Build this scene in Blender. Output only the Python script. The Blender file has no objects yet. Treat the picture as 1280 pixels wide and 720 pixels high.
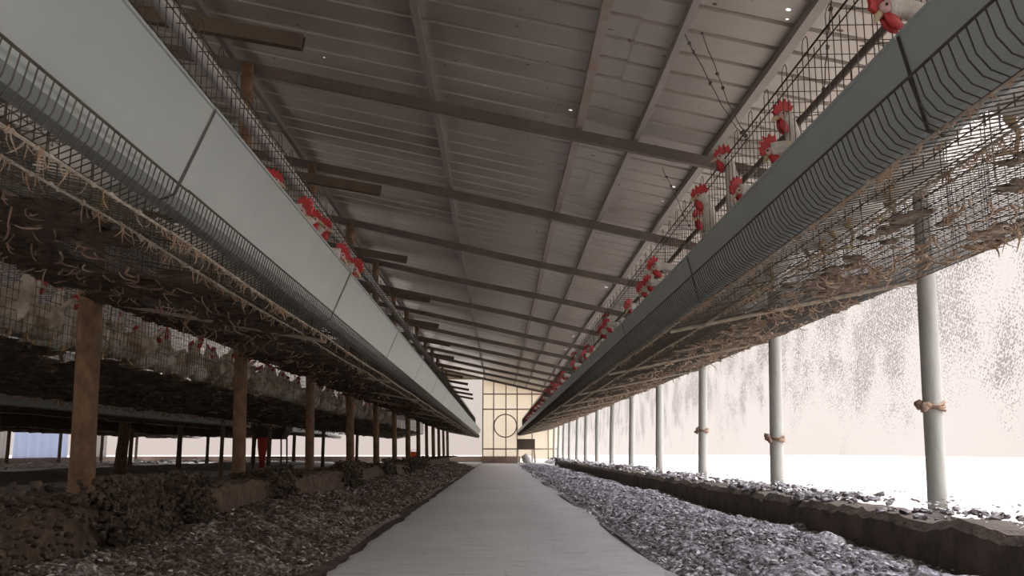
import bpy, math, random
import numpy as np
from mathutils import Vector, Matrix, noise
random.seed(7); R = random.Random(11)
S = bpy.context.scene
COL = S.collection
CH = 0.42                      # camera height above the walkway
L = 2.05                       # length of one cage section
Z_END = 36.3

# ------------------------------------------------------------------ helpers
class MB:
    def __init__(s): s.v = []; s.f = []
    def add(s, vs, fs):
        n = len(s.v); s.v.extend([tuple(p) for p in vs]); s.f.extend([tuple(i + n for i in f) for f in fs]); return n
    def box(s, a, b, rot=None, piv=None):
        (x0, y0, z0), (x1, y1, z1) = a, b
        vs = [(x, y, z) for z in (z0, z1) for y in (y0, y1) for x in (x0, x1)]
        if rot is not None:
            p = Vector(piv); vs = [tuple(rot @ (Vector(v) - p) + p) for v in vs]
        s.add(vs, [(0, 2, 3, 1), (4, 5, 7, 6), (0, 1, 5, 4), (2, 6, 7, 3), (0, 4, 6, 2), (1, 3, 7, 5)])
    def tube(s, pts, r, n=3, cap=True, ph=0.0):
        pts = [Vector(p) for p in pts]; m = len(pts)
        rs = r if isinstance(r, (list, tuple)) else [r] * m
        ref = None; vs = []
        for i, p in enumerate(pts):
            t = (pts[min(i + 1, m - 1)] - pts[max(i - 1, 0)])
            t = t.normalized() if t.length > 1e-9 else Vector((0, 0, 1))
            if ref is None:
                ref = t.orthogonal().normalized()
            else:
                ref = ref - t * ref.dot(t)
                ref = ref.normalized() if ref.length > 1e-6 else t.orthogonal().normalized()
            b = t.cross(ref)
            for k in range(n):
                a = ph + 2 * math.pi * k / n
                vs.append(p + (ref * math.cos(a) + b * math.sin(a)) * rs[i])
        fs = []
        for i in range(m - 1):
            for k in range(n):
                k2 = (k + 1) % n
                fs.append((i * n + k, i * n + k2, (i + 1) * n + k2, (i + 1) * n + k))
        if cap:
            fs.append(tuple(range(n - 1, -1, -1))); fs.append(tuple((m - 1) * n + k for k in range(n)))
        s.add(vs, fs)
    def rings(s, rings, cap=True):
        n = len(rings[0]); vs = [p for r_ in rings for p in r_]; fs = []
        for i in range(len(rings) - 1):
            for k in range(n):
                k2 = (k + 1) % n
                fs.append((i * n + k, i * n + k2, (i + 1) * n + k2, (i + 1) * n + k))
        if cap:
            fs.append(tuple(range(n - 1, -1, -1))); fs.append(tuple((len(rings) - 1) * n + k for k in range(n)))
        s.add(vs, fs)
    def clod(s, c, r, sq=(1, 1, 1), rnd=R, k=0.5):
        t = (1 + 5 ** .5) / 2
        vs = [(-1, t, 0), (1, t, 0), (-1, -t, 0), (1, -t, 0), (0, -1, t), (0, 1, t), (0, -1, -t), (0, 1, -t), (t, 0, -1), (t, 0, 1), (-t, 0, -1), (-t, 0, 1)]
        fs = [(0, 11, 5), (0, 5, 1), (0, 1, 7), (0, 7, 10), (0, 10, 11), (1, 5, 9), (5, 11, 4), (11, 10, 2), (10, 7, 6), (7, 1, 8), (3, 9, 4), (3, 4, 2), (3, 2, 6), (3, 6, 8), (3, 8, 9), (4, 9, 5), (2, 4, 11), (6, 2, 10), (8, 6, 7), (9, 8, 1)]
        a = rnd.random() * 6.28; ca, sa = math.cos(a), math.sin(a); out = []
        for x, y, z in vs:
            q = r / 1.9 * (1 + rnd.uniform(-k, k))
            x, y, z = x * q * sq[0], y * q * sq[1], z * q * sq[2]
            out.append((c[0] + x * ca - y * sa, c[1] + x * sa + y * ca, c[2] + z))
        s.add(out, fs)
    def mesh(s, name, mat, smooth=False):
        me = bpy.data.meshes.new(name); me.from_pydata(s.v, [], s.f); me.update()
        if smooth: me.polygons.foreach_set('use_smooth', [True] * len(me.polygons))
        if mat: me.materials.append(mat)
        return me
    def build(s, name, mat, parent=None, smooth=False):
        o = bpy.data.objects.new(name, s.mesh(name, mat, smooth)); COL.objects.link(o)
        if parent: o.parent = parent
        return o

def tag(o, label=None, cat=None, group=None, kind=None):
    if label: o['label'] = label
    if cat: o['category'] = cat
    if group: o['group'] = group
    if kind: o['kind'] = kind
    return o
def empty(name, loc=(0, 0, 0), rz=0):
    o = bpy.data.objects.new(name, None); COL.objects.link(o); o.location = loc; o.rotation_euler = (0, 0, rz)
    o.empty_display_size = .1; return o
def copy_tree(o, parent=None, keep=None):
    c = o.copy(); COL.objects.link(c)
    if parent: c.parent = parent
    for ch in list(o.children):
        if keep is None or ch.name.split('.')[0] in keep: copy_tree(ch, c)
    return c
ONES = ['', 'first', 'second', 'third', 'fourth', 'fifth', 'sixth', 'seventh', 'eighth', 'ninth', 'tenth', 'eleventh', 'twelfth', 'thirteenth', 'fourteenth', 'fifteenth', 'sixteenth', 'seventeenth', 'eighteenth', 'nineteenth']
TENS = ['', '', 'twenty', 'thirty', 'forty', 'fifty', 'sixty', 'seventy', 'eighty', 'ninety']
def nth(i):
    if i < 20: return ONES[i]
    if i >= 100: return 'hundredth' if i == 100 else 'hundred-and-' + nth(i - 100)
    t, u = divmod(i, 10)
    return TENS[t] + '-' + ONES[u] if u else TENS[t][:-1] + 'ieth'

# ------------------------------------------------------------------ materials
def mat(name, base, rough=.8, metal=0., spec=.5, cols=None, scale=8., detail=6., bump=0., bscale=60., stretch=(1, 1, 1), lo=.35, hi=.65, extra=None):
    """principled with a noise-driven ramp between base and cols"""
    m = bpy.data.materials.new(name); m.use_nodes = True; nt = m.node_tree; N = nt.nodes; K = nt.links
    b = N['Principled BSDF']; b.inputs['Roughness'].default_value = rough; b.inputs['Metallic'].default_value = metal
    b.inputs['Specular IOR Level'].default_value = spec
    b.inputs['Base Color'].default_value = (*base, 1)
    tc = N.new('ShaderNodeTexCoord'); mp = N.new('ShaderNodeMapping'); mp.inputs['Scale'].default_value = stretch
    geo = N.new('ShaderNodeNewGeometry')
    K.new(geo.outputs['Position'] if extra == 'world' else tc.outputs['Object'], mp.inputs[0])
    if cols:
        n = N.new('ShaderNodeTexNoise'); n.inputs['Scale'].default_value = scale; n.inputs['Detail'].default_value = detail; n.inputs['Roughness'].default_value = .65
        K.new(mp.outputs[0], n.inputs['Vector'])
        r = N.new('ShaderNodeValToRGB'); K.new(n.outputs['Fac'], r.inputs[0])
        e = r.color_ramp.elements; e[0].position = lo; e[0].color = (*base, 1); e[1].position = hi; e[1].color = (*cols[-1], 1)
        for i, c in enumerate(cols[:-1]):
            x = e.new(lo + (hi - lo) * (i + 1) / len(cols)); x.color = (*c, 1)
        K.new(r.outputs[0], b.inputs['Base Color'])
    if bump:
        n2 = N.new('ShaderNodeTexNoise'); n2.inputs['Scale'].default_value = bscale; n2.inputs['Detail'].default_value = 8
        K.new(mp.outputs[0], n2.inputs['Vector'])
        bp = N.new('ShaderNodeBump'); bp.inputs['Strength'].default_value = bump; bp.inputs['Distance'].default_value = .01
        K.new(n2.outputs['Fac'], bp.inputs['Height']); K.new(bp.outputs[0], b.inputs['Normal'])
    return m
M = {}
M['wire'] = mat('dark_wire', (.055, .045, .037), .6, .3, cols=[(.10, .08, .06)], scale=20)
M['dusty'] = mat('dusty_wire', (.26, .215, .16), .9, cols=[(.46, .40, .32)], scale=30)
M['pvc'] = mat('trough_plastic', (.33, .365, .34), .42, spec=.4, cols=[(.375, .41, .38)], scale=3, detail=4, lo=.3, hi=.7, extra='world')
M['pipe'] = mat('white_pipe', (.55, .54, .52), .5)
M['rafter'] = mat('painted_steel', (.13, .105, .09), .6, .2, cols=[(.17, .14, .12), (.24, .15, .09)], scale=4, lo=.45, hi=.8, extra='world')
M['purlin'] = mat('purlin_steel', (.24, .21, .19), .55, .3, cols=[(.27, .235, .21), (.24, .13, .07)], scale=3.5, lo=.5, hi=.85, extra='world')
M['rusty'] = mat('rusty_purlin', (.26, .215, .19), .6, .2, cols=[(.22, .17, .14), (.32, .12, .03)], scale=3.2, lo=.48, hi=.70, extra='world')
M['stub'] = mat('stub_tube', (.085, .062, .045), .6, .2, cols=[(.13, .095, .06)], scale=6)
M['postL'] = mat('brown_post', (.10, .062, .036), .85, cols=[(.21, .125, .068), (.34, .22, .13)], scale=14, lo=.3, hi=.75, bump=.6, bscale=40, stretch=(1, 1, .6))
M['postR'] = mat('grey_post', (.36, .36, .33), .75, cols=[(.46, .46, .43)], scale=9, bump=.3, bscale=50, stretch=(1, 1, .3))
M['kerbmuck'] = mat('kerb_muck', (.035, .024, .017), .9, cols=[(.10, .073, .05), (.25, .21, .17)], scale=30, lo=.4, hi=.75, bump=.8, bscale=120, extra='world')
M['muck'] = mat('dry_muck', (.05, .032, .02), .95, cols=[(.12, .08, .05), (.22, .16, .10)], scale=30, bump=.8, bscale=90)
M['curbL'] = mat('mud_curb', (.05, .036, .024), .9, cols=[(.115, .078, .05), (.21, .15, .10)], scale=22, lo=.3, hi=.72, bump=1, bscale=45, extra='world')
M['curbR'] = mat('dark_curb', (.055, .042, .034), .9, cols=[(.12, .09, .072)], scale=7, bump=.7, bscale=60, extra='world')
M['litL'] = mat('brown_litter', (.038, .028, .022), .75, cols=[(.13, .10, .082), (.30, .265, .24), (.66, .64, .65)], scale=42, detail=4, lo=.38, hi=.67, bump=1, bscale=110, extra='world')
M['litR'] = mat('grey_litter', (.045, .037, .036), .7, cols=[(.16, .14, .145), (.38, .37, .42), (.78, .79, .85)], scale=42, detail=4, lo=.34, hi=.68, bump=1, bscale=110, extra='world')  # bluish skylight tint put into the paler litter tones
M['clodL'] = mat('brown_clod', (.05, .034, .024), .8, cols=[(.15, .112, .082), (.40, .355, .31)], scale=24, lo=.38, hi=.7, bump=.7, bscale=120, extra='world')
M['clodR'] = mat('grey_clod', (.07, .055, .052), .75, cols=[(.24, .22, .23), (.62, .62, .68)], scale=24, lo=.38, hi=.68, bump=.7, bscale=120, extra='world')
M['feather'] = mat('feather_white', (.72, .71, .70), .8)
M['hang'] = mat('hanging_dust', (.22, .14, .085), .9, cols=[(.38, .26, .17), (.45, .36, .26)], scale=12, extra='world')
M['hangD'] = mat('hanging_dirt', (.15, .10, .07), .9, cols=[(.30, .20, .14), (.45, .33, .24)], scale=12, extra='world')
M['crustL'] = mat('dark_crust', (.045, .03, .02), .95, cols=[(.13, .09, .06)], scale=25, bump=.8, extra='world')
M['crustR'] = mat('tan_crust', (.09, .062, .042), .95, cols=[(.16, .115, .08), (.32, .25, .18)], scale=20, bump=.8, extra='world')
M['hen'] = mat('white_plumage', (.56, .52, .45), .9, cols=[(.74, .71, .65)], scale=14, bump=.6, bscale=70)
M['henD'] = mat('soiled_plumage', (.36, .28, .19), .9, cols=[(.78, .72, .62)], scale=7, lo=.38, hi=.6, bump=.6, bscale=70)
M['comb'] = mat('red_comb', (.40, .022, .026), .45, cols=[(.55, .05, .05)], scale=30)
M['beak'] = mat('beak_horn', (.55, .42, .26), .5)
M['eye'] = mat('eye_dark', (.02, .012, .01), .15)
M['lobe'] = mat('white_lobe', (.75, .74, .72), .7)
M['leg'] = mat('hen_leg', (.50, .36, .20), .7)
M['face'] = mat('pink_face', (.62, .40, .36), .7)
M['steel'] = mat('cart_steel', (.06, .05, .045), .6, .3)
M['red'] = mat('red_cloth', (.45, .05, .04), .8)
M['orange'] = mat('orange_plastic', (.95, .16, .03), .5)
M['brick'] = mat('low_brick', (.42, .31, .25), .9, cols=[(.52, .40, .33)], scale=5, extra='world')
M['panel'] = mat('cream_sheet', (.50, .44, .33), .5, cols=[(.56, .49, .37)], scale=2, extra='world')
M['panelpost'] = mat('panel_frame', (.34, .28, .22), .7)
M['tarpB'] = mat('blue_tarp', (.30, .38, .55), .7)
M['tarpG'] = mat('grey_tarp', (.42, .41, .41), .7)
def translucent(name, col, fac):
    m = bpy.data.materials.new(name); m.use_nodes = True; nt = m.node_tree; b = nt.nodes['Principled BSDF']; b.inputs['Base Color'].default_value = (*col, 1); b.inputs['Roughness'].default_value = .6
    t = nt.nodes.new('ShaderNodeBsdfTranslucent'); t.inputs[0].default_value = (*col, 1); x = nt.nodes.new('ShaderNodeMixShader'); x.inputs[0].default_value = fac
    nt.links.new(b.outputs[0], x.inputs[1]); nt.links.new(t.outputs[0], x.inputs[2]); nt.links.new(x.outputs[0], nt.nodes['Material Output'].inputs['Surface']); return m
M['panel'] = translucent('cream_translucent_sheet', (.80, .71, .55), .52)
M['fascia'] = mat('cream_board', (.50, .44, .33), .5, cols=[(.56, .49, .37)], scale=2, extra='world')
M['tarpB'] = translucent('blue_tarp_sheet', (.74, .80, .93), .8)
M['tarpG'] = translucent('grey_tarp_sheet', (.70, .68, .66), .75)
M['straw'] = mat('soil_floor', (.06, .045, .034), .9, cols=[(.14, .11, .09)], scale=14, bump=.8, extra='world')
M['outside'] = mat('pale_yard', (.40, .345, .29), .9, cols=[(.47, .41, .35)], scale=1.5, extra='world')
M['aisle'] = mat('aisle_concrete', (.36, .34, .32), .8, cols=[(.46, .44, .42)], scale=3, extra='world')
M['paleaisle'] = mat('daylit_floor', (.68, .65, .62), .6, cols=[(.78, .75, .72)], scale=3, extra='world')  # bright daylight on the far floors put into this colour
M['paleheap'] = mat('daylit_feathery_heap', (.22, .18, .15), .9, cols=[(.55, .50, .46), (.78, .74, .70)], scale=9, extra='world')  # feathers, plus daylight on the heap put in as paler tones
M['wirehang'] = mat('tie_wire', (.07, .055, .045), .8)

def walkway_mat():
    m = bpy.data.materials.new('walkway_concrete'); m.use_nodes = True; nt = m.node_tree; N = nt.nodes; K = nt.links
    b = N['Principled BSDF']; b.inputs['Roughness'].default_value = .42; b.inputs['Specular IOR Level'].default_value = .7
    g = N.new('ShaderNodeNewGeometry')
    def noi(sc, st, det=6):
        mp = N.new('ShaderNodeMapping'); mp.inputs['Scale'].default_value = st; K.new(g.outputs['Position'], mp.inputs[0])
        n = N.new('ShaderNodeTexNoise'); n.inputs['Scale'].default_value = sc; n.inputs['Detail'].default_value = det; n.inputs['Roughness'].default_value = .6
        K.new(mp.outputs[0], n.inputs['Vector']); return n
    big = noi(1.3, (1, .6, 1)); st = noi(5, (1, 9, 1)); sp = noi(55, (1, 1, 1), 3)
    r = N.new('ShaderNodeValToRGB'); K.new(big.outputs[0], r.inputs[0]); e = r.color_ramp.elements
    e[0].position = .3; e[0].color = (.58, .575, .585, 1); e[1].position = .7; e[1].color = (.72, .715, .73, 1)
    r2 = N.new('ShaderNodeValToRGB'); K.new(st.outputs[0], r2.inputs[0]); e = r2.color_ramp.elements
    e[0].position = .30; e[0].color = (.62, .61, .60, 1); e[1].position = .5; e[1].color = (1, 1, 1, 1)
    mx = N.new('ShaderNodeMix'); mx.data_type = 'RGBA'; mx.blend_type = 'MULTIPLY'; mx.inputs[0].default_value = 1
    K.new(r.outputs[0], mx.inputs[6]); K.new(r2.outputs[0], mx.inputs[7])
    r3 = N.new('ShaderNodeValToRGB'); K.new(sp.outputs[0], r3.inputs[0]); e = r3.color_ramp.elements
    e[0].position = .30; e[0].color = (.25, .22, .2, 1); e[1].position = .36; e[1].color = (1, 1, 1, 1)
    mx2 = N.new('ShaderNodeMix'); mx2.data_type = 'RGBA'; mx2.blend_type = 'MULTIPLY'; mx2.inputs[0].default_value = 1
    K.new(mx.outputs[2], mx2.inputs[6]); K.new(r3.outputs[0], mx2.inputs[7])
    K.new(mx2.outputs[2], b.inputs['Base Color'])
    bp = N.new('ShaderNodeBump'); bp.inputs['Strength'].default_value = .5; bp.inputs['Distance'].default_value = .006
    K.new(st.outputs[0], bp.inputs['Height']); K.new(bp.outputs[0], b.inputs['Normal'])
    return m
M['walk'] = walkway_mat()

HOLES = []
def roof_mat():
    m = bpy.data.materials.new('roof_sheet'); m.use_nodes = True; nt = m.node_tree; N = nt.nodes; K = nt.links
    b = N['Principled BSDF']; b.inputs['Roughness'].default_value = .38; b.inputs['Metallic'].default_value = .55
    g = N.new('ShaderNodeNewGeometry')
    n = N.new('ShaderNodeTexNoise'); n.inputs['Scale'].default_value = 1.6; n.inputs['Detail'].default_value = 8; n.inputs['Roughness'].default_value = .7
    K.new(g.outputs['Position'], n.inputs['Vector'])
    r = N.new('ShaderNodeValToRGB'); K.new(n.outputs[0], r.inputs[0]); e = r.color_ramp.elements
    e[0].position = .3; e[0].color = (.40, .36, .315, 1); e[1].position = .7; e[1].color = (.53, .485, .435, 1)
    n2 = N.new('ShaderNodeTexNoise'); n2.inputs['Scale'].default_value = 13; n2.inputs['Detail'].default_value = 4
    K.new(g.outputs['Position'], n2.inputs['Vector'])
    r2 = N.new('ShaderNodeValToRGB'); K.new(n2.outputs[0], r2.inputs[0]); e = r2.color_ramp.elements
    e[0].position = .69; e[0].color = (0, 0, 0, 1); e[1].position = .74; e[1].color = (1, 1, 1, 1)
    mx = N.new('ShaderNodeMix'); mx.data_type = 'RGBA'; K.new(r2.outputs[0], mx.inputs[0]); K.new(r.outputs[0], mx.inputs[6]); mx.inputs[7].default_value = (.12, .06, .035, 1)
    K.new(mx.outputs[2], b.inputs['Base Color'])
    rr = N.new('ShaderNodeMapRange'); K.new(n.outputs[0], rr.inputs[0]); rr.inputs[1].default_value = .3; rr.inputs[2].default_value = .7; rr.inputs[3].default_value = .3; rr.inputs[4].default_value = .48
    K.new(rr.outputs[0], b.inputs['Roughness'])
    # nail holes: real gaps in the sheet
    last = None
    for hx, hy, hr in HOLES:
        d = N.new('ShaderNodeVectorMath'); d.operation = 'DISTANCE'
        sx = N.new('ShaderNodeVectorMath'); sx.operation = 'MULTIPLY'; sx.inputs[1].default_value = (1, 1, 0); K.new(g.outputs['Position'], sx.inputs[0])
        K.new(sx.outputs[0], d.inputs[0]); d.inputs[1].default_value = (hx, hy, 0)
        c = N.new('ShaderNodeMath'); c.operation = 'LESS_THAN'; K.new(d.outputs['Value'], c.inputs[0]); c.inputs[1].default_value = hr
        if last is None: last = c
        else:
            a = N.new('ShaderNodeMath'); a.operation = 'MAXIMUM'; K.new(last.outputs[0], a.inputs[0]); K.new(c.outputs[0], a.inputs[1]); last = a
    if last:
        iv = N.new('ShaderNodeMath'); iv.operation = 'SUBTRACT'; iv.inputs[0].default_value = 1; K.new(last.outputs[0], iv.inputs[1]); K.new(iv.outputs[0], b.inputs['Alpha'])
    return m

def net_mat():
    m = bpy.data.materials.new('plastic_netting'); m.use_nodes = True; nt = m.node_tree; N = nt.nodes; K = nt.links
    N.remove(N['Principled BSDF']); out = N['Material Output']
    g = N.new('ShaderNodeNewGeometry'); sep = N.new('ShaderNodeSeparateXYZ'); K.new(g.outputs['Position'], sep.inputs[0])
    tr = N.new('ShaderNodeBsdfTransparent'); tl = N.new('ShaderNodeBsdfTranslucent'); tl.inputs[0].default_value = (.85, .83, .80, 1)
    df = N.new('ShaderNodeBsdfDiffuse'); df.inputs[0].default_value = (.42, .40, .41, 1)
    m1 = N.new('ShaderNodeMixShader'); m1.inputs[0].default_value = .14; K.new(tr.outputs[0], m1.inputs[1]); K.new(tl.outputs[0], m1.inputs[2])
    # dirt caught in slanting mesh cells
    cv = N.new('ShaderNodeCombineXYZ')
    def math_(op, a, b):
        n = N.new('ShaderNodeMath'); n.operation = op
        for i, q in enumerate((a, b)):
            if q is None: continue
            if isinstance(q, (int, float)): n.inputs[i].default_value = q
            else: K.new(q, n.inputs[i])
        return n.outputs[0]
    y, z = sep.outputs['Y'], sep.outputs['Z']
    K.new(math_('MULTIPLY', math_('ADD', y, math_('MULTIPLY', z, .75)), 62.), cv.inputs[0]); K.new(math_('MULTIPLY', math_('SUBTRACT', z, math_('MULTIPLY', y, .35)), 34.), cv.inputs[1])
    vo = N.new('ShaderNodeTexVoronoi'); vo.inputs['Scale'].default_value = 1.7; vo.inputs['Randomness'].default_value = .65; K.new(cv.outputs[0], vo.inputs['Vector'])
    st = N.new('ShaderNodeMapping'); st.inputs['Scale'].default_value = (1, 1.0, 1.0); K.new(g.outputs['Position'], st.inputs[0])
    n1 = N.new('ShaderNodeTexNoise'); n1.inputs['Scale'].default_value = 2.2; n1.inputs['Detail'].default_value = 6; K.new(st.outputs[0], n1.inputs['Vector'])
    # fewer flecks in the lower half: blown-out glare put into the mask
    hz = N.new('ShaderNodeMapRange'); hz.interpolation_type = 'SMOOTHSTEP'; K.new(z, hz.inputs[0]); hz.inputs[1].default_value = .35; hz.inputs[2].default_value = 1.0; hz.inputs[3].default_value = -.16; hz.inputs[4].default_value = .10
    amt = math_('ADD', n1.outputs[0], hz.outputs[0])
    thr = N.new('ShaderNodeMapRange'); K.new(amt, thr.inputs[0]); thr.inputs[1].default_value = .36; thr.inputs[2].default_value = .66; thr.inputs[3].default_value = .0; thr.inputs[4].default_value = .56
    hit = math_('LESS_THAN', vo.outputs['Distance'], thr.outputs[0])
    m2 = N.new('ShaderNodeMixShader'); K.new(math_('MULTIPLY', hit, .55), m2.inputs[0]); K.new(m1.outputs[0], m2.inputs[1]); K.new(df.outputs[0], m2.inputs[2])
    K.new(m2.outputs[0], out.inputs['Surface'])
    return m
M['net'] = net_mat()

# ------------------------------------------------------------------ setting
def roofz(x):      # height of the roof sheet (absolute)
    return CH + 2.70 - .215 * x if x > -6 else CH + 2.70 + .215 * 6 + .215 * (x + 6)

def ceil_():
    global HOLES
    HOLES = [(.55, 6.72, .014), (1.565, 4.62, .013), (1.59, 4.72, .008), (1.57, 7.35, .013), (1.58, 8.0, .014), (1.57, 8.5, .011), (1.57, 13.2, .024), (1.56, 19, .03), (1.58, 21.5, .03), (1.57, 26.0, .03), (-1.35, 6.7, .007)]
    mb = MB(); ys = []
    y = -1.2
    while y < Z_END + .1:
        ys += [(y, 0), (y + .252, 0), (y + .258, .030), (y + .294, .030)]
        y += .30
    for (xa, xb, dz) in ((-15., -6., .0), (-6, -2.2, .0), (-2.2, .86, .0), (.84, 2.75, -.010)):
        vs = []
        for (yy, h) in ys:
            vs += [(xa, yy, roofz(xa) + h + dz), (xb, yy, roofz(xb) + h + dz)]
        mb.add(vs, [(2 * i, 2 * i + 1, 2 * i + 3, 2 * i + 2) for i in range(len(ys) - 1)])
    o = mb.build('ceiling', roof_mat()); tag(o, kind='structure'); return o
ceil_()

def struct(name, mb, m, label=None, smooth=False):
    o = mb.build(name, m, smooth=smooth); tag(o, kind='structure', label=label); return o
# ground
mb = MB(); mb.box((-60, -1.5, -.30), (40, 110, -.06)); struct('floor', mb, M['outside'])
mb = MB(); mb.box((-13.9, -1.5, -.059), (2.3, Z_END, -.02)); struct('floor_soil', mb, M['straw'])
for i, (a, b) in enumerate(((-6.0, -4.75), (-11.4, -10.0), (-13.8, -13.2))):
    mb = MB(); mb.box((a, -1.5, -.02), (b, Z_END, .0)); struct('floor_aisle', mb, M['aisle'] if i == 0 else M['paleaisle'])
# walkway slab with ragged edges
mb = MB(); n = 260; vs = []
for i in range(n):
    y = -1.4 + (33.5) * (i / (n - 1)) ** 1.6
    jl = .035 * noise.noise((y * 2.3, 0, 5)) + .02 * noise.noise((y * 9, 0, 1)); jr = .05 * noise.noise((y * 1.9, 3, 5)) + .03 * noise.noise((y * 8, 0, 9))
    wl = -.60 - .10 * max(0, 1 - y / 3) * 0 + jl; wr = .65 + jr
    vs += [(wl, y, -.05), (wl, y, -.004), (wl + .02, y, 0), (0, y, .004), (wr - .02, y, 0), (wr, y, -.004), (wr, y, -.05)]
mb.add(vs, [(7 * i + k, 7 * i + k + 1, 7 * i + 7 + k + 1, 7 * i + 7 + k) for i in range(n - 1) for k in range(6)])
mb.f = [tuple(reversed(f)) for f in mb.f]
tag(mb.build('walkway', M['walk']), kind='structure', label='pale concrete walkway running down the middle of the shed')

# net wall on the right
mb = MB(); ny, nz = 150, 14; X_NET = 2.24; vs = []
for i in range(ny + 1):
    y = -1.2 + (Z_END + 1.2) * i / ny
    for k in range(nz + 1):
        z = .10 + (roofz(X_NET) - .12) * k / nz
        vs.append((X_NET + .035 * noise.noise((y * .7, z * 1.1, 2)) + .02 * math.sin(y * 2.46), y, z))
mb.add(vs, [(i * (nz + 1) + k, (i + 1) * (nz + 1) + k, (i + 1) * (nz + 1) + k + 1, i * (nz + 1) + k + 1) for i in range(ny) for k in range(nz)])
struct('wall_right', mb, M['net'], 'translucent white plastic netting wall behind the right posts', True)

mb = MB(); mb.box((-4.7, 25.6, -.02), (-.62, Z_END - .05, -.004)); struct('floor_far', mb, M['paleaisle'])
mb = MB(); mb.box((.66, 25.6, -.02), (2.2, Z_END - .05, -.004)); struct('floor_far', mb, M['aisle'])
# curbs
def curb(name, x0, x1, h, m, label, sd):
    mb = MB(); n = 420; vs = []; rnd = random.Random(sd)
    s = 1 if x1 > x0 else -1
    for i in range(n):
        y = -1.2 + 26.4 * (i / (n - 1)) ** 1.7
        joint = 1 - min(1, abs(((y - .4 + .8) % 1.65) - .8) / .02) if True else 0
        w = .018 * noise.noise((y * 2, sd, 0)) + .014 * noise.noise((y * 9, sd, 3)) + .03 * max(0, joint) * s * s
        t = .02 * noise.noise((y * 3, sd, 7)) + .018 * noise.noise((y * 13, sd, 7))
        vs += [(x0 + s * (w), y, -.05), (x0 + s * (w * .8), y, h * .55), (x0 + s * (w + .008), y, h - .03 + t), (x0 + s * (w + .035), y, h + t), (x1, y, h + t * .5), (x1, y, -.05)]
    f = [(6 * i + k, 6 * i + k + 1, 6 * i + 6 + k + 1, 6 * i + 6 + k) for i in range(n - 1) for k in range(5)]
    if s < 0: f = [tuple(reversed(q)) for q in f]
    mb.add(vs, f); struct(name, mb, m, label)
curb('trim_1', 1.53, 1.75, .175, M['curbR'], 'dark low kerb wall under the right cages', 1)
curb('trim_2', -1.30, -1.50, .26, M['curbL'], 'muddy brown low kerb wall under the left cages', 2)

# low end wall, left low wall, cream panels of the far end
mb = MB(); mb.box((-13.9, Z_END - .05, -.05), (.86, Z_END + .1, .22)); struct('wall_far', mb, M['brick'], 'low pinkish wall closing the far end')
mb = MB(); mb.box((-14.05, -1.2, -.05), (-13.9, Z_END + .1, .22)); struct('wall_left', mb, M['brick'], 'low pinkish wall along the far left side')
# cream sheet panels
def end_panels():
    root = empty('end_panel', (.1, Z_END, 0)); tag(root, 'cream sheet metal end wall panel with a round ring at the far end', 'wall panel')
    def P(mb, name, m): o = mb.build(name, m, root); o.matrix_parent_inverse = root.matrix_world.inverted(); o.location = (-.1, -Z_END, 0); o.matrix_parent_inverse = Matrix(); return o
    mb = MB(); n = 12
    xs = np.linspace(-.60, 2.45, 46)
    for i in range(45):
        a, b = xs[i], xs[i + 1]; d = .012 * (i % 3 == 0)
        mb.add([(a, Z_END + d, .12), (b, Z_END + d, .12), (b, Z_END + d, roofz(b) - .02), (a, Z_END + d, roofz(a) - .02), (a, Z_END + .05, .12), (b, Z_END + .05, .12), (b, Z_END + .05, roofz(b) - .02), (a, Z_END + .05, roofz(a) - .02)],
               [(0, 1, 2, 3)])
    P(mb, 'sheet', M['panel'])
    for x in (-.60, -.18, .30, .74, 1.32, 1.95):
        mb = MB(); mb.box((x - .022, Z_END - .06, 0), (x + .022, Z_END - .003, roofz(x) - .03)); P(mb, 'upright', M['panelpost'])
    for z in (.50, 2.03, 2.62):
        mb = MB(); mb.box((-.60, Z_END - .05, z - .025), (2.3, Z_END - .004, z + .025)); P(mb, 'rail', M['panelpost'])
    mb = MB(); pts = [(.28 + .44 * math.cos(a), Z_END - .09, CH + .97 + .44 * math.sin(a)) for a in np.linspace(0, 2 * math.pi, 41)]
    mb.tube(pts, .024, 6, False); P(mb, 'ring', M['panelpost'])
end_panels()
mb = MB(); zb_ = roofz(-.6) - .06; mb.add([(x, y, z) for y in (Z_END + .01, Z_END + .04) for x, z in ((-.62, zb_), (-6.0, zb_), (-6.0, roofz(-6) - .03), (-.62, roofz(-.62) - .03))], [(0, 1, 2, 3), (7, 6, 5, 4), (0, 4, 5, 1), (1, 5, 6, 2), (2, 6, 7, 3), (3, 7, 4, 0)])
o = mb.build('fascia_board', M['fascia']); tag(o, 'cream fascia board under the far roof edge left of the panels', 'board')

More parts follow.
